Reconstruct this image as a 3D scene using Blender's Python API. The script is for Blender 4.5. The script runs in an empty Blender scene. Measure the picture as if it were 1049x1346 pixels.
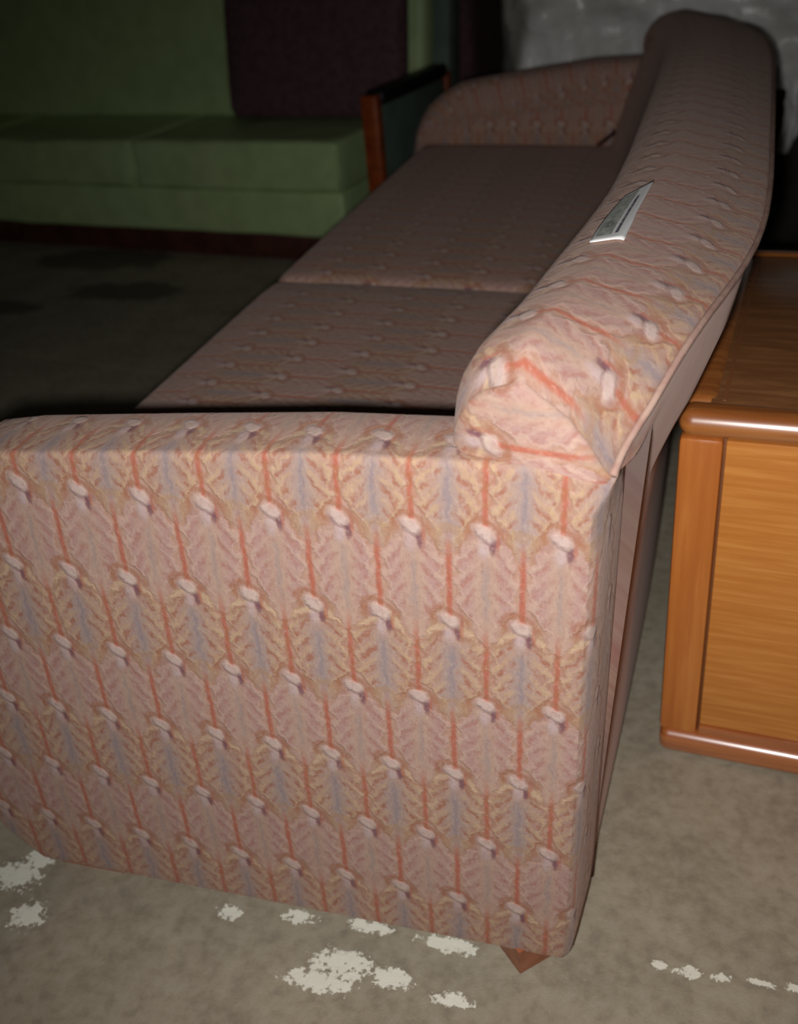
import bpy, bmesh, math, random
from mathutils import Vector, Matrix, noise
random.seed(7)
SC = bpy.context.scene
COL = SC.collection

# ------------------------------------------------------------------ camera
F_PX, W_PX, H_PX = 1320.0, 1049, 1346
CAM = Vector((0.09946, -0.60101, 0.92774))
RIGHT = Vector((0.95963109, 0.26868294, -0.08317236))
DOWN = Vector((0.07208852, -0.52079117, -0.85063494))
FWD = Vector((-0.27186653, 0.81029997, -0.51913636))
cd = bpy.data.cameras.new('camera')
cd.sensor_fit = 'AUTO'
cd.sensor_width = 36.0
cd.lens = 36.0 * F_PX / H_PX
cd.clip_start = 0.02
cd.dof.use_dof = True
cd.dof.focus_distance = 0.85
cd.dof.aperture_fstop = 5.0
cam = bpy.data.objects.new('camera', cd)
COL.objects.link(cam)
m = Matrix.Identity(4)
for i in range(3):
    m[i][0] = RIGHT[i]; m[i][1] = -DOWN[i]; m[i][2] = -FWD[i]; m[i][3] = CAM[i]
cam.matrix_world = m
SC.camera = cam

# ------------------------------------------------------------------ world, flash, exposure
w = bpy.data.worlds.new('dim_warehouse'); SC.world = w; w.use_nodes = True
w.node_tree.nodes['Background'].inputs[0].default_value = (1.0, 0.92, 0.8, 1)
w.node_tree.nodes['Background'].inputs[1].default_value = 0.006
fl = bpy.data.lights.new('camera_flash', 'SPOT')          # the camera's own flash, its beam softening off axis
fl.energy = 37.0
fl.shadow_soft_size = 0.012
fl.spot_size = math.radians(97); fl.spot_blend = 1.0
fl.color = (1.0, 0.98, 0.955)
flo = bpy.data.objects.new('camera_flash', fl)
COL.objects.link(flo)
flo.location = CAM - RIGHT * 0.022 + DOWN * 0.022 + FWD * 0.01
aim = FWD + RIGHT * (150 / F_PX) + DOWN * (30 / F_PX)
flo.rotation_euler = aim.to_track_quat('-Z', 'Y').to_euler()
vs = SC.view_settings
SC.display_settings.display_device = 'sRGB'
vs.view_transform = 'Standard'; vs.look = 'None'
vs.exposure = 0.0; vs.gamma = 1.0; vs.use_curve_mapping = False
SC.cycles.max_bounces = 6

# ------------------------------------------------------------------ node expression helper
def lin(r, g, b):
    f = lambda c: (c / 255 / 12.92) if c <= 10 else ((c / 255 + 0.055) / 1.055) ** 2.4
    return (f(r), f(g), f(b))

class X:                                     # a scalar socket with arithmetic
    nt = None
    def __init__(s, v): s.v = v
    @staticmethod
    def op(name, *a):
        n = X.nt.nodes.new('ShaderNodeMath'); n.operation = name
        for i, q in enumerate(a):
            q = q.v if isinstance(q, X) else q
            if isinstance(q, (int, float)): n.inputs[i].default_value = q
            else: X.nt.links.new(q, n.inputs[i])
        return X(n.outputs[0])
    def __add__(s, o): return X.op('ADD', s, o)
    __radd__ = __add__
    def __sub__(s, o): return X.op('SUBTRACT', s, o)
    def __rsub__(s, o): return X.op('SUBTRACT', o, s)
    def __mul__(s, o): return X.op('MULTIPLY', s, o)
    __rmul__ = __mul__
    def __truediv__(s, o): return X.op('DIVIDE', s, o)
    def __neg__(s): return X.op('MULTIPLY', s, -1.0)
def fract(a): return X.op('FRACT', a)
def xabs(a): return X.op('ABSOLUTE', a)
def xsin(a): return X.op('SINE', a)
def xsqrt(a): return X.op('SQRT', a)
def xmin(a, b): return X.op('MINIMUM', a, b)
def xmax(a, b): return X.op('MAXIMUM', a, b)
def sstep(lo, hi, a):                        # smoothstep, lo may exceed hi
    flip = lo > hi
    if flip: lo, hi = hi, lo
    n = X.nt.nodes.new('ShaderNodeMapRange'); n.interpolation_type = 'SMOOTHSTEP'
    X.nt.links.new(a.v, n.inputs[0])
    n.inputs[1].default_value = lo; n.inputs[2].default_value = hi
    n.inputs[3].default_value = 1.0 if flip else 0.0
    n.inputs[4].default_value = 0.0 if flip else 1.0
    return X(n.outputs[0])
def mixc(fac, a, b):
    n = X.nt.nodes.new('ShaderNodeMix'); n.data_type = 'RGBA'
    for i, q in ((0, fac), (6, a), (7, b)):
        q = q.v if isinstance(q, X) else q
        if isinstance(q, (int, float)): n.inputs[i].default_value = q
        elif isinstance(q, tuple): n.inputs[i].default_value = (*q, 1)
        else: X.nt.links.new(q, n.inputs[i])
    return n.outputs[2]
def coords(kind):
    if kind == 'UV':
        n = X.nt.nodes.new('ShaderNodeUVMap'); n.uv_map = 'UVMap'; return n.outputs[0]
    return X.nt.nodes.new('ShaderNodeTexCoord').outputs[kind]
def mapping(sock, scale=(1, 1, 1), loc=(0, 0, 0)):
    n = X.nt.nodes.new('ShaderNodeMapping')
    X.nt.links.new(sock, n.inputs[0]); n.inputs[1].default_value = loc; n.inputs[3].default_value = scale
    return n.outputs[0]
def sepxyz(sock):
    n = X.nt.nodes.new('ShaderNodeSeparateXYZ'); X.nt.links.new(sock, n.inputs[0])
    return [X(o) for o in n.outputs]
def noisetex(sock, scale, detail=3, rough=0.55, dist=0.0):
    n = X.nt.nodes.new('ShaderNodeTexNoise')
    X.nt.links.new(sock, n.inputs['Vector'])
    n.inputs['Scale'].default_value = scale; n.inputs['Detail'].default_value = detail
    n.inputs['Roughness'].default_value = rough; n.inputs['Distortion'].default_value = dist
    return X(n.outputs[0]), n.outputs[1]
def new_mat(name):
    mt = bpy.data.materials.new(name); mt.use_nodes = True
    X.nt = mt.node_tree
    return mt, mt.node_tree.nodes['Principled BSDF']
def bump(bsdf, h, strength, dist):
    n = X.nt.nodes.new('ShaderNodeBump'); n.inputs['Strength'].default_value = strength
    n.inputs['Distance'].default_value = dist
    X.nt.links.new(h.v, n.inputs['Height']); X.nt.links.new(n.outputs[0], bsdf.inputs['Normal'])
def setc(bsdf, c):
    if isinstance(c, tuple): bsdf.inputs['Base Color'].default_value = (*c, 1)
    else: X.nt.links.new(c, bsdf.inputs['Base Color'])

# ------------------------------------------------------------------ materials
PITCH, REPEAT = 0.056, 0.1672                # the weave: column pitch and repeat height in metres
def fabric(name='woven_leaf_tapestry', relief=0.7):
    mt, b = new_mat(name)
    uv = coords('UV')
    wn, wc = noisetex(uv, 70, 3, 0.6)
    wx, wy, _ = sepxyz(wc)
    fn_, fc = noisetex(uv, 260, 2)
    fx_, fy_, _ = sepxyz(fc)
    U, V, _ = sepxyz(uv)
    u = U / PITCH + (wx - 0.5) * 0.22 + (fx_ - 0.5) * 0.05
    v = V / REPEAT + (wy - 0.5) * 0.10 + (fy_ - 0.5) * 0.03
    pn, _ = noisetex(uv, 120, 2)
    patchy = sstep(0.35, 0.6, pn)
    us = U / PITCH + (wx - 0.5) * 0.07 + (fx_ - 0.5) * 0.035
    vs_ = V / REPEAT + (wy - 0.5) * 0.04 + (fy_ - 0.5) * 0.02
    col = lin(206, 173, 158)
    n1, _ = noisetex(mapping(uv, (1, 1, 1)), 55, 3)
    col = mixc(sstep(0.4, 0.65, n1), col, lin(194, 154, 144))
    height = X.op('ADD', 0.0, 0.0)
    def lattice(u, v, us, vs_, kind, col, height):
        a = fract(u + 0.5) - 0.5
        aa = xabs(a)
        t = fract(v + 0.15) - 0.15
        ts = fract(vs_)
        # leaf outline, lobed, widest in its upper half and narrowing to a tip
        lobe = xsin((t + aa * 0.25) * (6.2832 * 9.0)) * 0.045
        wleaf = 0.44 * sstep(-0.03, 0.12, t) * sstep(0.70, 0.30, t) + lobe
        e = wleaf - aa
        leaf = sstep(-0.02, 0.06, e) * sstep(0.0, 0.05, t)
        rim = sstep(0.06, 0.0, xabs(e + 0.012)) * sstep(0.02, 0.10, t) * sstep(0.64, 0.5, t)
        edge = sstep(0.05, 0.0, xabs(e - 0.075)) * sstep(0.03, 0.10, t) * sstep(0.6, 0.48, t)
        ph = (t - aa * 0.42) * (6.2832 * 9.0)
        sw1 = xsin(ph); sw2 = xsin(ph + 2.6)
        side = sstep(0.05, 0.16, aa)
        vein = sstep(0.1, 1.0, sw1) * sstep(0.0, 0.10, e) * side * sstep(0.03, 0.09, t)
        vein2 = sstep(0.2, 1.0, sw2) * leaf * sstep(0.03, 0.14, aa)
        rib = sstep(0.07, 0.0, aa) * sstep(0.10, 0.2, t) * sstep(0.56, 0.36, t)
        if kind == 0:
            mauve = leaf * sstep(0.06, 0.24, aa)
            col = mixc(leaf * 0.5, col, lin(214, 182, 164))
            col = mixc(mauve * 0.6, col, lin(200, 160, 158))
            col = mixc(vein * patchy * 0.5, col, lin(186, 128, 112))
            col = mixc(vein2 * 0.3, col, lin(222, 192, 172))
            col = mixc(rim * 0.55, col, lin(188, 142, 110))
            col = mixc(edge * 0.4, col, lin(226, 196, 176))
            col = mixc(rib * 0.5, col, lin(174, 158, 156))
        else:
            inner = sstep(0.26, 0.06, aa) * leaf * sstep(0.08, 0.16, t)
            col = mixc(leaf * 0.5, col, lin(204, 170, 152))
            col = mixc(inner * 0.6, col, lin(184, 166, 162))
            col = mixc(vein * patchy * 0.7, col, lin(178, 116, 92))
            col = mixc(vein2 * side * (0.25 + patchy * 0.35), col, lin(218, 184, 150))
            col = mixc(rim * 0.5, col, lin(186, 132, 98))
            col = mixc(edge * 0.42, col, lin(226, 194, 158))
            col = mixc(rib * 0.6, col, lin(158, 146, 154))
            face = sstep(0.10, 0.02, xabs(xsqrt(a * a + (t - 0.52) * (t - 0.52) * 9.0) - 0.15))
            col = mixc(face * 0.4, col, lin(194, 152, 114))
            # arching shoulders that spring from the knot
            sh = sstep(0.035, 0.0, xabs(t - 0.005 - aa * aa * 0.55)) * sstep(0.42, 0.3, aa)
            col = mixc(sh * 0.7, col, lin(230, 200, 166))
            sh2 = sstep(0.03, 0.0, xabs(t - 0.045 - aa * aa * 0.55)) * sstep(0.42, 0.3, aa) * sstep(0.03, 0.1, aa)
            col = mixc(sh2 * 0.5, col, lin(166, 112, 92))
        # red stem with pale edges
        a = fract(us + 0.5) - 0.5
        aa = xabs(a)
        t = fract(vs_ + 0.15) - 0.15
        sw = sstep(0.45, 0.68, ts) * sstep(0.985, 0.94, ts)
        stem = sstep(0.068, 0.010, aa) * sw
        halo = sstep(0.17, 0.05, aa) * sw
        col = mixc(halo * 0.5, col, lin(220, 182, 166))
        col = mixc(stem * 0.70, col, lin(200, 106, 84))
        # knot at the stem's foot: pale curled cap, slanting crease, pale body fading down, dark flank
        kx = (a + 0.015) / 0.165; ky = (t + 0.018 - a * 0.12) / 0.045
        r = xsqrt(kx * kx + ky * ky)
        knot = sstep(1.1, 0.55, r)
        bx = (a + 0.02) / 0.11; by = (t - 0.062) / 0.07
        body = sstep(1.15, 0.2, xsqrt(bx * bx + by * by))
        col = mixc(body * (0.4 + patchy * 0.3), col, lin(222, 200, 202))
        cl = t - 0.020 - a * 0.22
        crease = sstep(0.020, 0.0, xabs(cl)) * sstep(0.17, 0.10, aa)
        col = mixc(crease * 0.6, col, lin(152, 116, 122))
        fx = (a - 0.105) / 0.055; fy = (t - 0.045) / 0.055
        flank = sstep(1.2, 0.4, xsqrt(fx * fx + fy * fy))
        col = mixc(flank * 0.8, col, lin(136, 94, 104))
        rx = (a - 0.165) / 0.04; ry = (t - 0.02) / 0.06
        redf = sstep(1.2, 0.4, xsqrt(rx * rx + ry * ry))
        col = mixc(redf * 0.5, col, lin(190, 108, 90))
        col = mixc(knot * (0.55 + patchy * 0.3), col, lin(232, 208, 200))
        arch = sstep(0.5, 0.1, xabs(r - 1.5)) * sstep(0.02, -0.03, t)
        col = mixc(arch * 0.6, col, lin(182, 124, 98))
        height = height + knot * 1.0 + body * 0.6 + edge * 0.12 - crease * 0.25 - flank * 0.3 + leaf * 0.35 + vein2 * 0.10 - vein * 0.10 - rib * 0.12
        return col, height
    col, height = lattice(u, v, us, vs_, 0, col, height)
    col, height = lattice(u + 0.5, v + 0.5, us + 0.5, vs_ + 0.5, 1, col, height)
    fine, _ = noisetex(uv, 900, 2)
    fleck, _ = noisetex(mapping(uv, (1, 0.45, 1)), 420, 2)
    col = mixc(sstep(0.55, 0.72, fleck) * 0.3, col, lin(232, 206, 186))
    col = mixc(sstep(0.45, 0.28, fleck) * 0.28, col, lin(150, 106, 92))
    if not relief: col = mixc(0.6, col, lin(190, 146, 134))
    hs = X.nt.nodes.new('ShaderNodeHueSaturation')
    hs.inputs['Saturation'].default_value = 1.09; hs.inputs['Value'].default_value = 0.68
    X.nt.links.new(col, hs.inputs['Color'])
    setc(b, hs.outputs[0])
    b.inputs['Roughness'].default_value = 0.85
    b.inputs['Specular IOR Level'].default_value = 0.25
    b.inputs['Sheen Weight'].default_value = 0.18; b.inputs['Sheen Roughness'].default_value = 0.4; b.inputs['Sheen Tint'].default_value = (1, .78, .7, 1)
    if relief: bump(b, height + fine * 0.3, relief, 0.0013)
    return mt

def plain(name, c, rough=0.6, c2=None, scale=20, bumpd=0.0, bs=200, spec=0.5):
    mt, b = new_mat(name)
    co = coords('Object')
    if c2:
        n, _ = noisetex(co, scale, 4)
        setc(b, mixc(sstep(0.35, 0.68, n), c, c2))
    else: setc(b, c)
    b.inputs['Roughness'].default_value = rough
    b.inputs['Specular IOR Level'].default_value = spec
    if bumpd:
        n, _ = noisetex(co, bs, 3); bump(b, n, 0.5, bumpd)
    return mt

def wood(name, base, light, dark, grain, rough=0.3, spec=0.5):   # grain = scale vector, small along the grain
    mt, b = new_mat(name)
    co = coords('Object')
    g1, _ = noisetex(mapping(co, grain), 1.0, 5, 0.6, 0.4)
    g2, _ = noisetex(mapping(co, tuple(q * 4.5 for q in grain)), 1.0, 2)
    lo, _ = noisetex(co, 7, 2)
    c = mixc(sstep(0.3, 0.7, g1), dark, base)
    c = mixc(sstep(0.45, 0.75, g1) * 0.8, c, light)
    c = mixc(sstep(0.6, 0.75, g2) * 0.35, c, dark)
    c = mixc(sstep(0.55, 0.75, lo) * 0.35, c, dark)
    setc(b, c)
    b.inputs['Roughness'].default_value = rough
    b.inputs['Specular IOR Level'].default_value = spec
    bump(b, g2, 0.08, 0.0006)
    return mt

def concrete():
    mt, b = new_mat('stained_concrete')
    co = coords('Object')
    x, y, _ = sepxyz(co)
    n1, _ = noisetex(co, 9, 5, 0.6)
    n2, _ = noisetex(co, 55, 4, 0.6)
    n3, _ = noisetex(co, 2.2, 3)
    n4, _ = noisetex(co, 420, 2)
    c = mixc(sstep(0.3, 0.7, n1), lin(148, 137, 118), lin(168, 157, 136))
    c = mixc(sstep(0.42, 0.7, n2) * 0.45, c, lin(178, 171, 154))
    c = mixc(sstep(0.5, 0.3, n2) * 0.4, c, lin(122, 115, 104))
    c = mixc(sstep(0.5, 0.66, n3) * 0.35, c, lin(122, 108, 88))
    c = mixc(sstep(0.6, 0.75, n4) * 0.25, c, lin(190, 184, 168))
    # dark oil marks farther back on the left
    def blob(cx, cy, rx, ry):
        dx = (x - cx) / rx; dy = (y - cy) / ry
        return sstep(1.0, 0.0, xsqrt(dx * dx + dy * dy))
    oil = None
    for q in ((-1.80, 2.25, .38, .16), (-1.55, 1.95, .3, .12), (-1.95, 1.8, .3, .1)):
        k = blob(*q); oil = k if oil is None else xmax(oil, k)
    o1, _ = noisetex(co, 11, 4, 0.65)
    c = mixc(sstep(0.62, 0.85, oil * 0.8 + o1 * 1.0) * 0.6, c, lin(52, 46, 40))
    # spilled white paint, flaked, where the photo shows it
    paint = None
    for q in ((-.615, .005, .075, .05), (-.57, -.04, .05, .045), (-.60, .03, .05, .03),
              (-.205, -.022, .085, .042), (-.225, -.045, .09, .03), (-.15, -.025, .055, .03), (-.085, -.035, .05, .02),
              (-.345, .012, .035, .022), (-.27, .022, .045, .022), (-.19, .028, .06, .02), (-.10, .024, .075, .024),
              (.108, .047, .018, .012), (.137, .044, .036, .015), (.166, .045, .03, .013), (.205, .047, .032, .012), (.235,.05,.02,.012)):
        k = blob(*q); paint = k if paint is None else xmax(paint, k)
    p1, _ = noisetex(co, 60, 4, 0.65); p2, _ = noisetex(co, 170, 3, 0.6)
    pm = sstep(0.78, 0.86, paint * 0.50 + p1 * 0.60 + p2 * 0.62 - 0.14)
    c = mixc(pm * 0.9, c, lin(246, 244, 228))
    # faint pale scraped line on the slab
    ln = sstep(0.012, 0.004, xabs(y + x * 0.21 - 1.144 + (n1 - 0.5) * 0.05)) * sstep(-0.9, -1.1, x)
    c = mixc(ln * 0.35, c, lin(186, 176, 150))
    setc(b, c)
    b.inputs['Roughness'].default_value = 0.8
    b.inputs['Specular IOR Level'].default_value = 0.3
    bump(b, n2 + n4 * 0.3 + pm * 0.6, 0.4, 0.003)
    return mt

def film():
    mt, b = new_mat('cloudy_plastic_film')
    co = coords('Object')
    n, _ = noisetex(co, 6, 4, 0.6)
    setc(b, mixc(sstep(0.35, 0.7, n), lin(236, 236, 230), lin(254, 254, 252)))
    b.inputs['Roughness'].default_value = 0.28
    b.inputs['Specular IOR Level'].default_value = 0.9
    n2, _ = noisetex(co, 22, 4, 0.6, 0.8)
    bump(b, n2, 0.5, 0.012)
    tr = X.nt.nodes.new('ShaderNodeBsdfTransparent')
    mx = X.nt.nodes.new('ShaderNodeMixShader')
    X.nt.links.new((sstep(0.3, 0.7, n) * 0.12 + 0.86).v, mx.inputs[0])
    X.nt.links.new(tr.outputs[0], mx.inputs[1]); X.nt.links.new(b.outputs[0], mx.inputs[2])
    X.nt.links.new(mx.outputs[0], mt.node_tree.nodes['Material Output'].inputs[0])
    return mt

def tag_paper():
    mt, b = new_mat('printed_paper')
    uv = coords('UV')
    u, v, _ = sepxyz(uv)                       # u 0..1 across, v 0..1 along
    n, _ = noisetex(mapping(uv, (5, 14, 1)), 1.0, 3)
    grey = sstep(0.07, 0.11, u) * sstep(0.60, 0.54, u) * sstep(0.07, 0.10, v) * sstep(0.97, 0.93, v)
    c = mixc(grey * 0.8, lin(252, 251, 250), mixc(sstep(0.35, 0.65, n), lin(118, 124, 112), lin(176, 180, 168)))
    bar = sstep(0.64, 0.67, u) * sstep(0.77, 0.74, u) * sstep(0.09, 0.11, v) * sstep(0.80, 0.76, v)
    dots = sstep(0.42, 0.5, noisetex(mapping(uv, (8, 60, 1)), 1.0, 2)[0])
    c = mixc(bar * (0.55 + dots * 0.4), c, lin(62, 54, 74))
    blot = sstep(0.22, 0.1, xsqrt((u - .3) * (u - .3) + (v - .3) * (v - .3) * 4.0)) * dots
    c = mixc(blot * 0.6, c, lin(70, 74, 70))
    setc(b, c); b.inputs['Roughness'].default_value = 0.5
    return mt

M = {}
M['fabric'] = fabric()
M['fabric_flat'] = fabric('taut_leaf_tapestry', 0)
M['piping'] = plain('mauve_piping', lin(178, 148, 134), 0.85, lin(160, 124, 114), 60, 0.0008, 700, 0.2)
M['seam'] = plain('seam_thread', lin(104, 74, 62), 0.9, spec=0.2)
M['foot'] = plain('reddish_wood_foot', lin(176, 106, 72), 0.4, lin(150, 84, 56), 40)
M['lining'] = plain('black_dust_cloth', lin(40, 36, 34), 0.9)
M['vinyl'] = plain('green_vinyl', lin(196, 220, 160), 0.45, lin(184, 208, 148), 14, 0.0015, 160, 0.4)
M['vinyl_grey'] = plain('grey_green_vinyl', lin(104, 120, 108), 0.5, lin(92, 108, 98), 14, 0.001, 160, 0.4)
M['plum'] = plain('plum_tweed', lin(112, 84, 88), 0.95, lin(94, 68, 74), 45, 0.003, 120, 0.15)
M['black'] = plain('black_vinyl', lin(24, 22, 24), 0.5)
M['arm_wood'] = plain('red_brown_wood', lin(176, 84, 34), 0.4, lin(140, 62, 26), 25)
M['plinth'] = plain('dark_red_wood', lin(92, 50, 38), 0.5, lin(70, 38, 30), 20)
M['veneer'] = wood('honey_oak_veneer', lin(216, 142, 68), lin(224, 154, 80), lin(202, 126, 56), (7, 7, 190), 0.32)
M['stile'] = wood('orange_oak_stile', lin(204, 124, 58), lin(212, 136, 68), lin(188, 108, 48), (60, 60, 4), 0.32)
M['rail'] = wood('orange_oak_rail', lin(188, 106, 46), lin(198, 122, 58), lin(162, 86, 36), (4, 60, 90), 0.3)
M['top'] = wood('walnut_brown_laminate', lin(140, 94, 58), lin(154, 106, 68), lin(120, 78, 48), (10, 70, 30), 0.2)
M['edge'] = wood('polished_oak_edge', lin(186, 112, 52), lin(200, 128, 62), lin(160, 90, 40), (5, 80, 80), 0.16)
M['groove'] = plain('dark_joint', lin(128, 78, 44), 0.6)
for q in ('edge', 'rail'):
    b_ = M[q].node_tree.nodes['Principled BSDF']
    b_.inputs['Coat Weight'].default_value = 1.0; b_.inputs['Coat Roughness'].default_value = 0.33; b_.inputs['Coat IOR'].default_value = 2.3
M['concrete'] = concrete()
M['wall'] = plain('dull_block_wall', lin(70, 66, 60), 0.9, lin(58, 54, 50), 3, 0.004, 40, 0.2)
M['film'] = film()
M['dark_cloth'] = plain('charcoal_cloth', lin(206, 204, 198), 0.9, lin(180, 178, 172), 6)
M['dark_base'] = plain('near_black_upholstery', lin(52, 46, 42), 0.9, lin(40, 36, 34), 10)
M['tag'] = tag_paper()

# ------------------------------------------------------------------ builders
def thing(name, label, cat, loc=(0, 0, 0), rot=(0, 0, 0), group=None):
    o = bpy.data.objects.new(name, None); COL.objects.link(o)
    o.empty_display_size = 0.1
    o.location = loc; o.rotation_euler = rot
    o['label'] = label; o['category'] = cat
    if group: o['group'] = group
    return o
def link(name, me, mat, parent=None, smooth=True, angle=None):
    o = bpy.data.objects.new(name, me); COL.objects.link(o)
    if mat: me.materials.append(mat)
    if parent: o.parent = parent
    if smooth:
        for p in me.polygons: p.use_smooth = True
        if angle: me.set_sharp_from_angle(angle=math.radians(angle))
    return o
def grid_mesh(name, rows, uvs=None, close_u=False, caps=()):
    """rows: list of equal-length point lists; close_u joins last to first point of each row."""
    nr, nc = len(rows), len(rows[0])
    vs_ = [tuple(p) for r in rows for p in r]
    uvv = [q for r in uvs for q in r] if uvs else None
    fs = []
    for i in range(nr - 1):
        for j in range(nc if close_u else nc - 1):
            k = (j + 1) % nc
            fs.append((i * nc + j, i * nc + k, (i + 1) * nc + k, (i + 1) * nc + j))
    for i in caps: fs.append(tuple(range(i * nc, i * nc + nc)) if i else tuple(range(nc - 1, -1, -1)))
    me = bpy.data.meshes.new(name); me.from_pydata(vs_, [], fs)
    if uvv:
        l = me.uv_layers.new(name='UVMap')
        for p in me.polygons:
            for li in p.loop_indices: l.data[li].uv = uvv[me.loops[li].vertex_index]
    bm = bmesh.new(); bm.from_mesh(me)
    bmesh.ops.recalc_face_normals(bm, faces=bm.faces[:]); bm.to_mesh(me); bm.free()
    return me
def box_mesh(name, x0, x1, y0, y1, z0, z1, r=0.004, seg=2, cuts=0, fn=None, uvf=None):
    bm = bmesh.new(); bmesh.ops.create_cube(bm, size=1)
    for v in bm.verts:
        v.co = ((x0 + x1) / 2 + v.co.x * (x1 - x0), (y0 + y1) / 2 + v.co.y * (y1 - y0), (z0 + z1) / 2 + v.co.z * (z1 - z0))
    if r: bmesh.ops.bevel(bm, geom=bm.edges[:], offset=r, segments=seg, profile=0.5, affect='EDGES')
    if cuts:
        for ax, (lo, hi) in enumerate(((x0, x1), (y0, y1), (z0, z1))):
            n = min(cuts, int((hi - lo) / 0.05))
            for i in range(1, n):
                c = [0, 0, 0]; c[ax] = lo + r + (hi - lo - 2 * r) * i / n
                no = [0, 0, 0]; no[ax] = 1
                bmesh.ops.bisect_plane(bm, geom=bm.verts[:] + bm.edges[:] + bm.faces[:], plane_co=c, plane_no=no)
    if uvf:
        l = bm.loops.layers.uv.new('UVMap')
        bm.normal_update()
        for f in bm.faces:
            for lp in f.loops: lp[l].uv = uvf(lp.vert.co, f.normal)
    if fn:
        for v in bm.verts: v.co = fn(v.co.copy())
    me = bpy.data.meshes.new(name); bm.to_mesh(me); bm.free()
    return me
def tube_mesh(name, pts, r, n=8):
    rows = []
    for i, p in enumerate(pts):
        p = Vector(p)
        t = (Vector(pts[min(i + 1, len(pts) - 1)]) - Vector(pts[max(i - 1, 0)])).normalized()
        a = t.cross(Vector((0, 0, 1)))
        if a.length < 0.05: a = t.cross(Vector((1, 0, 0)))
        a.normalize(); b = t.cross(a)
        rows.append([p + (a * math.cos(q) + b * math.sin(q)) * r for q in [k * math.tau / n for k in range(n)]])
    return grid_mesh(name, rows, None, True, (0, len(rows) - 1))
def interp(tab, y):
    """monotone-ish cubic (Catmull-Rom) through a table."""
    if y <= tab[0][0]: return tab[0][1]
    if y >= tab[-1][0]: return tab[-1][1]
    for i in range(len(tab) - 1):
        x0, a = tab[i]; x1, b = tab[i + 1]
        if x0 <= y <= x1:
            def slope(k):
                if k == 0: return (tab[1][1] - tab[0][1]) / (tab[1][0] - tab[0][0])
                if k == len(tab) - 1: return (tab[-1][1] - tab[-2][1]) / (tab[-1][0] - tab[-2][0])
                return (tab[k + 1][1] - tab[k - 1][1]) / (tab[k + 1][0] - tab[k - 1][0])
            h = x1 - x0; t = (y - x0) / h
            return ((2*t**3 - 3*t*t + 1) * a + (t**3 - 2*t*t + t) * h * slope(i)
                    + (-2*t**3 + 3*t*t) * b + (t**3 - t*t) * h * slope(i + 1))
def lerp_tab(tab, y):
    if y <= tab[0][0]: return tab[0][1]
    for (x0, a), (x1, b) in zip(tab, tab[1:]):
        if y <= x1: return a + (b - a) * (y - x0) / (x1 - x0)
    return tab[-1][1]
def resample(pts, step):
    """closed polyline resampled to about equal steps."""
    out = []
    n = len(pts)
    for i in range(n):
        a, b = Vector(pts[i]), Vector(pts[(i + 1) % n])
        k = max(1, int((b - a).length / step))
        out += [a.lerp(b, j / k) for j in range(k)]
    return out

# ================================================================== STRUCTURE
def struct(name, me, mat, smooth=False):
    o = link(name, me, mat, None, smooth); o['kind'] = 'structure'; return o
struct('floor', box_mesh('floor', -7, 7, -5, 9, -0.12, 0, 0), M['concrete'])
struct('wall_back', box_mesh('wall_back', -7, 7, 9, 9.2, 0, 3.6, 0), M['wall'])
struct('wall_left', box_mesh('wall_left', -7.2, -7, -5, 9.2, 0, 3.6, 0), M['wall'])
struct('wall_right', box_mesh('wall_right', 7, 7.2, -5, 9.2, 0, 3.6, 0), M['wall'])

# ================================================================== PATTERNED SOFA
TILT = 0.035
LEN = 1.95
sofa = thing('patterned_sofa', 'long low sofa in pink beige leaf-pattern tapestry, seen from its arm end', 'sofa', (0, 0, 0), (0, TILT, 0))

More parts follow.
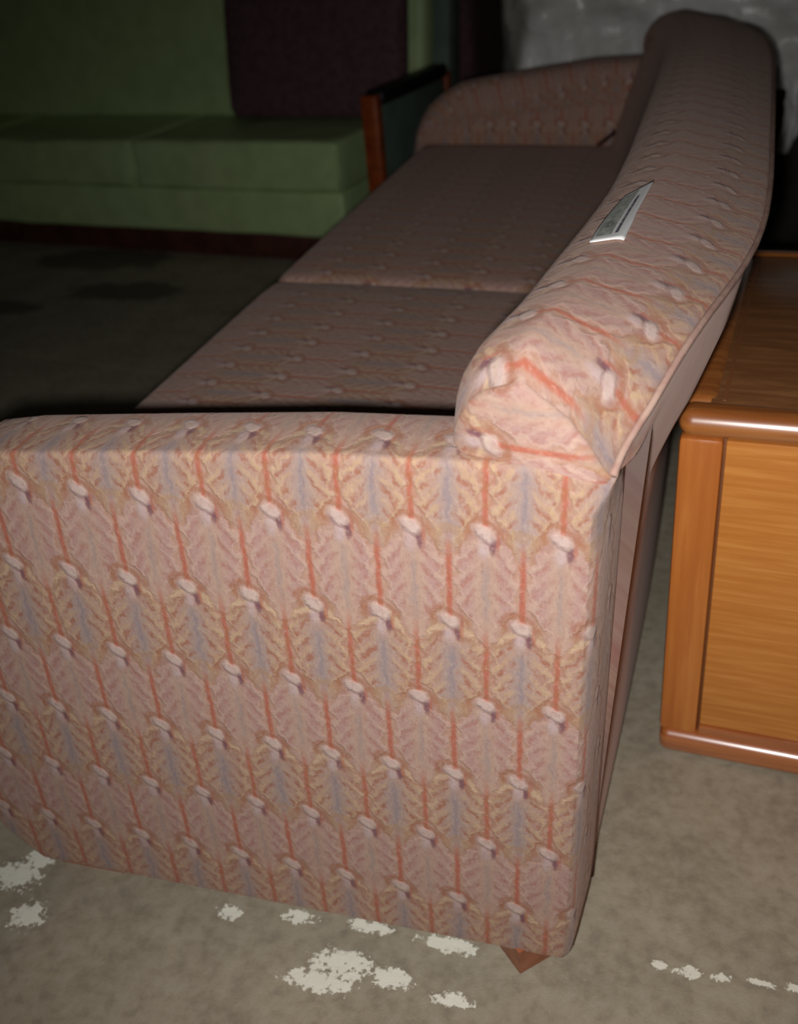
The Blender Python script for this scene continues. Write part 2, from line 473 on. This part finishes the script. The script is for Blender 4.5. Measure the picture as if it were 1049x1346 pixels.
ARM_T = 0.100
ARM_TOP = [(-0.615, .40), (-.607, .44), (-.594, .470), (-.575, .500), (-.545, .524), (-.50, .548), (-.46, .555), (-.32, .569), (-.19, .581), (-.08, .586), (0.0, .587), (.035, .585)]
def make_arm(name, y0, flip):
    top = [(x, z - ((.008 + .014 * min(1, max(0, (-.2 - x) / .25))) if flip else 0)) for x, z in ARM_TOP]
    outline = [(.0305, .0475), (.033, .0525), (.0335, .07), (.034, .16), (.035, .30), (.035, .45)] + top[::-1] + [(-.622, .30), (-.622, .20), (-.618, .11), (-.598, .068), (-.560, .031)]
    base = resample(outline, 0.03)
    # smooth the outline a little at the front
    n = len(base)
    nrm = []
    for i in range(n):
        a, b = base[i - 1], base[(i + 1) % n]
        t = (b - a).normalized(); nrm.append(Vector((t.y, -t.x)))
    if sum((nrm[i].dot(base[i] - Vector((-.3, .3)))) for i in range(n)) < 0: nrm = [-q for q in nrm]
    prof = [(0.0, .009), (.0003, .0052), (.0012, .0022), (.003, .0006), (.006, 0), (.014, -.0006), (.03, -.0022), (.05, -.0026), (.066, -.001), (.076, .0025), (.084, .009), (.091, .02), (.0965, .038), (ARM_T, .06)]
    rows, uvs = [], []
    BACK = [(0, .016), (.005, .011), (.011, .0085), (.02, .007), (.032, .0055), (.046, .0042), (.06, .003), (.074, .0015), (.084, .0005), (.1, .0)]
    def inset(i, d, yy=0.0):
        if base[i].x > .025 and base[i].y < .57:
            p = base[i].copy(); p.x -= lerp_tab(BACK, yy)
            if base[i].y < .056: p.y += d * .35
            return p
        s = max(0.35, max(0.0, nrm[i].y)) if nrm[i].y > -0.2 else 0.3
        return base[i] - nrm[i] * d * s
    ring0 = [inset(i, prof[0][1]) for i in range(n)]
    # front cap: concentric rings with a slight bulge
    cx, cz = -0.29, 0.30
    for k, f in enumerate((0.02, .3, .6, .85, .96)):
        bul = -0.0035 * (1 - f * f)
        rows.append([(cx + (p.x - cx) * f, bul + 0.0, cz + (p.y - cz) * f) for p in ring0])
        uvs.append([(cx + (p.x - cx) * f, .525 - (cz + (p.y - cz) * f)) for p in ring0])
    arc = [0.0] * n
    prev = None
    for (yy, d) in prof:
        r, u = [], []
        for i in range(n):
            p = inset(i, d, yy); q = Vector((p.x, yy, p.y))
            if prev: arc[i] += (q - prev[i]).length
            r.append(q)
            e = ring0[i] + nrm[i] * arc[i]
            u.append((e.x, .525 - e.y))
        prev = r; rows.append(r); uvs.append(u)
    last = [inset(i, prof[-1][1], ARM_T) for i in range(n)]
    for f in (.85, .4, .02):
        rows.append([(cx + (p.x - cx) * f, ARM_T, cz + (p.y - cz) * f) for p in last])
        uvs.append([(cx + (p.x - cx) * f, .525 - (cz + (p.y - cz) * f)) for p in last])
    if flip: rows = [[(p[0], -p[1], p[2]) for p in r] for r in rows]
    rows = [[(p[0], p[1] + y0, p[2]) for p in r] for r in rows]
    me = grid_mesh(name, rows, uvs, True, (0, len(rows) - 1))
    return link(name, me, M['fabric'], sofa)
make_arm('arm', 0.0, False)
make_arm('arm', LEN, True)

# --- backrest: one long loft whose section changes along the length
T_XF = [(0, -.083), (.03, -.084), (.07, -.076), (.12, -.066), (.195, -.056), (.347, -.038), (.485, -.027), (.74, -.020), (1.39, -.021), (1.6, -.03), (1.75, -.045), (1.87, -.07), (1.92, -.084), (1.95, -.08)]
T_XW = [(0, .031), (.02, .037), (.05, .053), (.13, .081), (.25, .110), (.364, .127), (.5, .137), (.665, .144), (1.05, .158), (1.375, .167), (1.60, .160), (1.75, .138), (1.87, .085), (1.93, .05), (1.95, .036)]
T_ZW = [(0, .585), (.02, .598), (.05, .621), (.09, .640), (.14, .650), (.3, .652), (1.65, .652), (1.81, .650), (1.88, .632), (1.93, .6), (1.95, .585)]
T_ZT = [(0, .648), (.006, .657), (.015, .665), (.03, .671), (.06, .676), (.12, .680), (.3, .683), (1.65, .683), (1.85, .677), (1.9, .669), (1.93, .655), (1.95, .635)]
FLARE = [(.05, 0), (.3, .03), (.4, .10), (.46, .21), (.50, .42), (.53, .60), (.587, .86), (.65, 1.0), (.9, 1.0)]
def section(y):
    xf, xw, zw, zt = interp(T_XF, y), interp(T_XW, y), interp(T_ZW, y), interp(T_ZT, y)
    if y < ARM_T - .0005 or y > LEN - ARM_T + .0005: zlow = .578
    else: zlow = .05
    k = min(1, max(0, (min(y, LEN - y) - .09) / 0.88))
    xb = .030 + .035 * math.sin(k * math.pi / 2)
    wdt = xw - xf
    pts = [(xf - .08, .36), (xf - .06, .44), (xf - .036, .52), (xf - .014, .59), (xf, zt - .055)]
    if zlow > .5: pts = [(xf + .004, .578), (xf + .002, .588), (xf + .0005, min(.598, zt - .058)), (xf, min(.606, zt - .053)), (xf + .001, zt - .045)]
    pts += [(xf + .004, zt - .036), (xf + .012, zt - .022), (xf + .024, zt - .011), (xf + .042, zt - .004), (xf + .35 * wdt + .01, zt),
            (xf + .55 * wdt, zt - .003 - .10 * (zt - zw)), (xf + .72 * wdt, zt - .35 * (zt - zw)), (xf + .86 * wdt, zw + .35 * (zt - zw)), (xw - .006, zw + .006), (xw, zw)]
    for z in (zw - .006, zw - .03, zw - .065, .53, .495, .46, .43, .36, .25, .15, .09, .065, .055, .0515, zlow):
        z = max(min(z, zw - .004), zlow)
        s = lerp_tab(FLARE, z) / max(.05, lerp_tab(FLARE, zw))
        g = min(1, max(0, (min(y, LEN - y) - ARM_T) / .16)); g = .22 + .78 * g * g * (3 - 2 * g)
        h = min(1, max(0, (z - .50) / max(.02, zw - .505))); h = h * h * (3 - 2 * h)
        s *= g + (1 - g) * h                    # near the arms the panel stays upright under the crest
        pts.append((xb + (xw - .003 - xb) * s, z))
    pts += [(xf + .03 + (0 if zlow > .5 else -.06), zlow)]
    return pts
ysteps = [0, .006, .013, .022, .032, .044, .056, .07, .085, .092, ARM_T - .0012, ARM_T + .0002, .108, .12, .14, .165, .19, .22] + [.25 + .05 * i for i in range(30)] + [1.75, 1.78, 1.81, 1.83, 1.842, LEN - ARM_T - .0002, LEN - ARM_T + .0012, 1.87, 1.885, 1.9, 1.915, 1.928, 1.938, 1.945, 1.95]
def sect_rows():
    rows, uvs = [], []
    for y in ysteps:
        p = section(y)
        arc, u = 0.0, []
        ref = 9                                       # arc length measured from the crest
        cum = [0]
        for a, b in zip(p, p[1:]): cum.append(cum[-1] + math.dist(a, b))
        rows.append([(x, y, z) for x, z in p]); uvs.append([(y + .021, -(c - cum[ref]) + .06) for c in cum])
    for end, yy, k in ((0, -0.004, 0), (-1, LEN + .004, -1)):
        src, su = list(rows[end]), list(uvs[end])
        zt_end = max(p[2] for p in src)
        cx = (min(p[0] for p in src) + max(p[0] for p in src)) / 2 - .006; cz = .612
        sg = -1 if k == 0 else 1
        base_y = 0.0 if k == 0 else LEN
        caps_r, caps_u = [], []
        for sc_, dy in ((.992, .0006), (.965, .0018), (.91, .0034), (.78, .0052), (.5, .0066), (.15, .0072)):
            ring = [(cx + (p[0] - cx) * sc_, base_y + sg * dy, cz + (p[2] - cz) * sc_) for p in src]
            caps_r.append(ring)
            caps_u.append([(base_y + .021 + sg * (zt_end - q[2]), .06 - (q[0] - src[9][0])) for q in ring])
        # the cap's weave carries on from the first section
        if k == 0: rows[0:0] = caps_r[::-1]; uvs[0:0] = caps_u[::-1]
        else: rows += caps_r; uvs += caps_u
    # the end faces are not square: their seat-side edge stands farther in than the rear edge
    def slant(p):
        x, y, z = p
        k = min(1, max(0, (.034 - x) / .115)) ** 1.3
        if y < .16: y += .018 * k * (1 - max(0, y) / .16) ** 1.0
        if y > LEN - .16: y -= .018 * k * (1 - max(0, LEN - y) / .16)
        return (x, y, z)
    rows = [[slant(p) for p in r] for r in rows]
    return rows, uvs
br, bu = sect_rows()
backrest = link('backrest', grid_mesh('backrest', br, bu, True, (0, len(br) - 1)), M['fabric'], sofa)
backrest.data.materials.append(M['fabric_flat'])             # the back panel is pulled taut over its frame
for p in backrest.data.polygons:
    if 6 * len(br[0]) <= p.index < (len(br) - 7) * len(br[0]) and 14 <= p.index % len(br[0]) < len(br[0]) - 1: p.material_index = 1
# piping along the rear top edge, running down the near corner
pp = [(interp(T_XW, y) + .0005, y, interp(T_ZW, y) + .001) for y in ysteps]
link('piping', tube_mesh('piping', pp, .0028), M['piping'], backrest)
# vertical seams where the back panel meets the arms
for y in (ARM_T - .004, LEN - ARM_T + .004):
    sp = [(.0335, y, z) for z in [.055 + .04 * i for i in range(14)]]
    link('seam', tube_mesh('seam', sp, .0016, 6), M['seam'], sofa)

# --- seat cushions and rail under them
def seat_uv(co, no):
    if abs(no.z) > .6: return (co.y, -co.x)
    if abs(no.x) > .6: return (co.y, -co.z)
    return (co.x, -co.z)
def crown(x0, x1, y0, y1, z1, h):
    def f(c):
        if c.z > z1 - .05:
            a = max(0, 1 - ((c.x - (x0 + x1) / 2) / ((x1 - x0) / 2)) ** 4) * max(0, 1 - ((c.y - (y0 + y1) / 2) / ((y1 - y0) / 2)) ** 4)
            c.z += h * a
        return c
    return f
for (y0, y1) in ((ARM_T + .004, .862), (.868, LEN - ARM_T - .004)):
    me = box_mesh('seat_cushion', -.585, -.085, y0, y1, .27, .402, .022, 3, 14, crown(-.585, -.1, y0, y1, .402, .012), seat_uv)
    link('seat_cushion', me, M['fabric'], sofa)
link('seat_rail', box_mesh('seat_rail', -.57, -.06, ARM_T, LEN - ARM_T, .05, .27, .008, 2, 0, None, seat_uv), M['fabric'], sofa)
link('dust_cover', box_mesh('dust_cover', -.555, .015, .012, LEN - .012, .044, .055, 0), M['lining'], sofa)
# --- feet: square tapered blocks set cornerwise at the back, low wide blocks in front
def foot_mesh(cx, cy, r_top, r_bot, ztop, zbot, rot):
    rows = []
    for z, r in ((ztop, r_top * .9), (ztop, r_top), (zbot + .004, r_bot), (zbot, r_bot * .9)):
        rows.append([(cx + r * math.cos(rot + k * math.pi / 2), cy + r * math.sin(rot + k * math.pi / 2), z) for k in range(4)])
    return grid_mesh('foot', rows, None, True, (0, 3))
for cy in (.033, LEN - .033):
    zf = 0.0 + math.tan(TILT) * -.022
    link('foot', foot_mesh(-.024, cy, .038, .029, .05, zf + .0005, -math.pi / 2), M['foot'], sofa, False)
for y0 in (.034, LEN - .094):
    xa, xb_ = -.572, -.485
    zb = math.tan(TILT) * -.485 + .0008
    def shear(c):
        if c.z < .02: c.z = math.tan(TILT) * c.x + .0008
        return c
    link('foot', box_mesh('foot', xa, xb_, y0, y0 + .06, zb, .042, .003, 1, 0, shear), M['foot'], sofa, False)

# --- lot tag lying on the crest
def crest_point(x, y):
    p = section(y)
    top = [q for q in p[3:15]]
    for a, b in zip(top, top[1:]):
        if a[0] <= x <= b[0] or (b[0] <= x <= a[0]):
            t = (x - a[0]) / (b[0] - a[0] + 1e-9)
            return Vector((x, y, a[1] + (b[1] - a[1]) * t))
    return Vector((x, y, top[0][1]))
def crest_arc(y, s):
    """point at arc length s from the crest's left shoulder, moving rearward"""
    p = [Vector((q[0], y, q[1])) for q in section(y)[3:15]]
    for a, b in zip(p, p[1:]):
        l = (b - a).length
        if s <= l:
            return a.lerp(b, s / l)
        s -= l
    return p[-1]
RT = Matrix.Rotation(TILT, 3, 'Y')
rows_t, uvs_t = [], []
tag_rows = 22
for j in range(tag_rows + 1):
    v_ = j / tag_rows
    r, u = [], []
    for i in range(9):
        q = i / 8
        x0, y0 = -.012 + .016 * v_ ** 1.5, .207 + (.345 - .207) * v_
        x1, y1 = .014 + .013 * v_, .207 + (.392 - .207) * v_
        x, y = x0 + (x1 - x0) * q, y0 + (y1 - y0) * q
        p, p2 = crest_point(x, y), crest_point(x + .002, y)
        tg = (p2 - p).normalized(); nn = Vector((-tg.z, 0, tg.x))
        if nn.z < 0: nn = -nn
        p = p + nn * .0022
        r.append(RT @ p); u.append((q, v_))
    rows_t.append(r); uvs_t.append(u)
tag = link('paper_tag', grid_mesh('paper_tag', rows_t, uvs_t), M['tag'])
sol = tag.modifiers.new('thickness', 'SOLIDIFY'); sol.thickness = 0.0006; sol.offset = 0
tag['label'] = 'white printed paper lot tag lying on the sofa back crest'
tag['category'] = 'tag'

# ================================================================== WOODEN END TABLE
tb = thing('end_table', 'honey brown wooden end table with framed side panel, behind the patterned sofa', 'table', (.0935, .345, 0), (0, 0, math.radians(-5.3)))
TW, TD, TH = .50, .53, .468
S0 = .042
def tpart(name, mat, *a, r=.003, seg=2): return link(name, box_mesh(name, *a, r, seg), M[mat], tb, True, 40)
tpart('carcass', 'groove', .012, TW - .012, .012, TD - .012, .03, TH - .03)
for (y0, y1) in ((0, .02), (TD - .02, TD)):
    tpart('stile', 'stile', -.004, S0 - .002, y0, y1, .036, TH - .031, r=.005)
    tpart('stile', 'stile', TW - S0, TW, y0, y1, .036, TH - .031, r=.005)
    tpart('panel', 'veneer', S0 + .0005, TW - S0 - .0025, y0 + .0035, y1 - .0035, .052, TH - .032, r=.0015)
    tpart('bottom_rail', 'rail', S0 - .0005, TW - S0 - .0015, y0 + .001, y1 - .001, .0365, .0505, r=.003)
for (x0, x1) in ((-.003, .016), (TW - .016, TW - .001)):
    tpart('side_panel', 'veneer', x0 + .003, x1, .021, TD - .021, .037, TH - .032)
tpart('base_moulding', 'rail', -.004, TW + .004, -.004, TD + .004, .0008, .0355, r=.012, seg=4)
# top: bullnosed edging around a slightly sunk centre
def bull(x0, x1, y0, y1, name='edging'): return link(name, box_mesh(name, x0, x1, y0, y1, TH - .0305, TH, .0148, 6), M['edge'], tb, True)
bull(-.006, TW + .006, -.006, .034)
bull(-.006, TW + .006, TD - .03, TD + .006)
bull(-.006, .034, .03, TD - .026); bull(TW - .034, TW + .006, .03, TD - .026)
tpart('top_panel', 'top', .022, TW - .022, .022, TD - .016, TH - .028, TH - .0022, r=.001)
tpart('inlay_line', 'groove', .033, .037, .034, TD - .03, TH - .006, TH - .0014, r=.0005)

# ================================================================== GREEN SOFA
gs = thing('green_sofa', 'olive green vinyl sofa with wooden arm post and black arm pad, standing behind', 'sofa', (-.915, 2.195, 0), (0, 0, math.radians(-9.4)))
def gpart(name, mat, *a, r=.01, seg=2, cuts=0, fn=None, parent=None):
    return link(name, box_mesh(name, *a, r, seg, cuts, fn), M[mat], parent or gs, True, 50)
def soft(amp, sc):
    def f(c):
        d = noise.noise(c * sc) * amp
        return c + Vector((d * .4, d, d))
    return f
GW = 2.20
for (x0, x1) in ((-GW, -1.473), (-1.467, -.738), (-.732, 0.0)):
    c = gpart('seat_cushion', 'vinyl', x0, x1, -.01, .42, .216, .356, r=.016, seg=3, cuts=16, fn=soft(.006, 7))
    link('piping', tube_mesh('piping', [(x1 - .004, -.009, z) for z in (.23, .26, .29, .32, .34)], .004, 6), M['vinyl'], c)
gpart('base', 'vinyl', -GW, -.004, .0, .44, .078, .214, r=.012, seg=3, cuts=16, fn=soft(.005, 6))
gpart('plinth', 'plinth', -GW + .01, .0, .02, .55, .0, .077, r=.004)
def lean(c):
    c.y += (c.z - .35) * .16
    return c
for (x0, x1) in ((-GW, .09),):
    gpart('back_cushion', 'vinyl', x0, x1, .40, .50, .345, .80, r=.025, seg=3, cuts=14, fn=lambda c: lean(soft(.008, 5)(c)))
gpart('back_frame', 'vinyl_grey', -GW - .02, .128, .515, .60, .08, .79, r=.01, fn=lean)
for (x0, x1, sx) in ((.085, .133, 1), (-GW - .133, -GW - .085, -1)):
    gpart('arm_post', 'arm_wood', x0, x1, .0, .036, .0, .478, r=.004)
    gpart('arm_post', 'arm_wood', x0, x1, .50, .535, .0, .46, r=.004)
    gpart('arm_pad', 'black', x0 - .006, x1 + .006, .038, .50, .447, .487, r=.012, seg=3)
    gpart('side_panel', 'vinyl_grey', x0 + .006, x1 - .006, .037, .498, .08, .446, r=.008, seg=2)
    gpart('arm_rail', 'plinth', min(x0, 0 if sx > 0 else -GW), max(x1, 0 if sx > 0 else -GW), .1, .14, .03, .076, r=.003)

# plum cushion leaning on its back
cu = thing('plum_cushion', 'large dark plum tweed cushion leaning against the green sofa back', 'cushion', tuple(gs.matrix_basis @ Vector((-.235, .315, .362))), (math.radians(-10), 0, math.radians(-9.4)))
def cush(c):
    a = max(0, 1 - (c.x / .315) ** 4) * max(0, 1 - ((c.z - .25) / .26) ** 4)
    c.y += (-.018 if c.y < 0 else .004) * a
    return c
me = box_mesh('cushion_body', -.31, .31, -.035, .03, .0, .50, .028, 4, 14, cush)
link('cushion_body', me, M['plum'], cu)
link('piping', tube_mesh('piping', [(-.30, -.03, .47), (-.304, -.031, .3), (-.304, -.031, .1), (-.3, -.031, .03), (-.285, -.031, .011), (-.25, -.031, .008), (0, -.031, .008), (.25, -.031, .008), (.29, -.031, .012), (.302, -.031, .03), (.304, -.031, .3)], .004, 6), M['plum'], cu)

# plum armchair in the dark gap behind
pc = thing('plum_armchair', 'dark plum upholstered armchair in the shadow behind the green sofa', 'chair', (-1.03, 3.12, 0), (0, 0, math.radians(-6)))
def ppart(name, *a, r=.03, fn=None): return link(name, box_mesh(name, *a, r, 3, 8, fn), M['plum'], pc)
ppart('seat', -.22, .22, .03, .52, .24, .42)
ppart('base', -.22, .22, .05, .6, .06, .235, r=.01)
ppart('backrest', -.30, .30, .53, .66, .18, .90)
for x0 in (-.32, .225): ppart('arm', x0, x0 + .095, .0, .525, .06, .70)
for x0 in (-.29, .24):
    for y0 in (.04, .6): link('leg', box_mesh('leg', x0, x0 + .05, y0, y0 + .05, 0, .06, .004, 1), M['plinth'], pc, True, 40)

# ================================================================== PLASTIC COVERED STACK
wb = thing('plastic_covered_stack', 'dark furniture stack draped in crumpled clear plastic sheeting, beyond the sofa', 'furniture', (.15, 2.62, 0))
link('bundle', box_mesh('bundle', -.60, .75, -.30, .55, .46, .80, .05, 3, 10, soft(.02, 4)), M['dark_cloth'], wb)
link('base', box_mesh('base', -.56, .72, -.24, .52, .0, .475, .02, 2, 8), M['dark_base'], wb)
def film_sheet():
    path = [(.55, .84), (.30, .85), (.0, .855), (-.20, .85), (-.30, .835), (-.345, .79), (-.36, .72), (-.37, .64), (-.365, .56), (-.36, .48), (-.355, .43)]
    fine = []
    for a, b in zip(path, path[1:]):
        k = max(2, int(math.dist(a, b) / .018))
        fine += [(a[0] + (b[0] - a[0]) * i / k, a[1] + (b[1] - a[1]) * i / k) for i in range(k)]
    fine.append(path[-1])
    rows = []
    nx = 90
    for (y, z) in fine:
        r = []
        for i in range(nx + 1):
            x = -.655 + 1.45 * i / nx
            edge = max(0, (-.50 - x) / .15)                    # left end turns back round the bundle
            yy = y + .32 * edge ** 2 if y < 0 else y
            zz = z
            if z < .6:                                          # hem hangs lower on the left
                low = .36 if x < -.1 else 0.0
                zz = z - low * (.6 - z) / .17
            q = Vector((x * 3.2, yy * 3.2, zz * 3.2))
            d = noise.noise(q) * .06 + abs(noise.noise(q * 2.3 + Vector((5, 2, 1)))) * .11 + abs(noise.noise(q * 5.1)) * .05
            nrm = Vector((0, -1, .15)) if y < -.29 else Vector((0, -.2, 1))
            p = Vector((x, yy, zz)) + nrm * (d + .012)
            p.z += .03 * noise.noise(Vector((x * 4, 0, 3))) * (1 if z < .5 else 0)
            r.append(p)
        rows.append(r)
    return grid_mesh('plastic_sheet', rows)
sheet = link('plastic_sheet', film_sheet(), M['film'], wb)
tail_rows = []
for j in range(14):
    t = j / 13
    r = []
    for i in range(7):
        q = i / 6 - .5
        x = .135 + .014 * math.sin(t * 3) - .012 * t + q * (.05 - .015 * t) + .008 * noise.noise(Vector((t * 6, q * 3, 0)))
        r.append(Vector((x, -.42 - .014 * math.cos(q * 7) - .01 * math.sin(t * 9), .47 - .17 * t)))
    tail_rows.append(r)
link('plastic_fold', grid_mesh('plastic_fold', tail_rows), M['film'], wb)
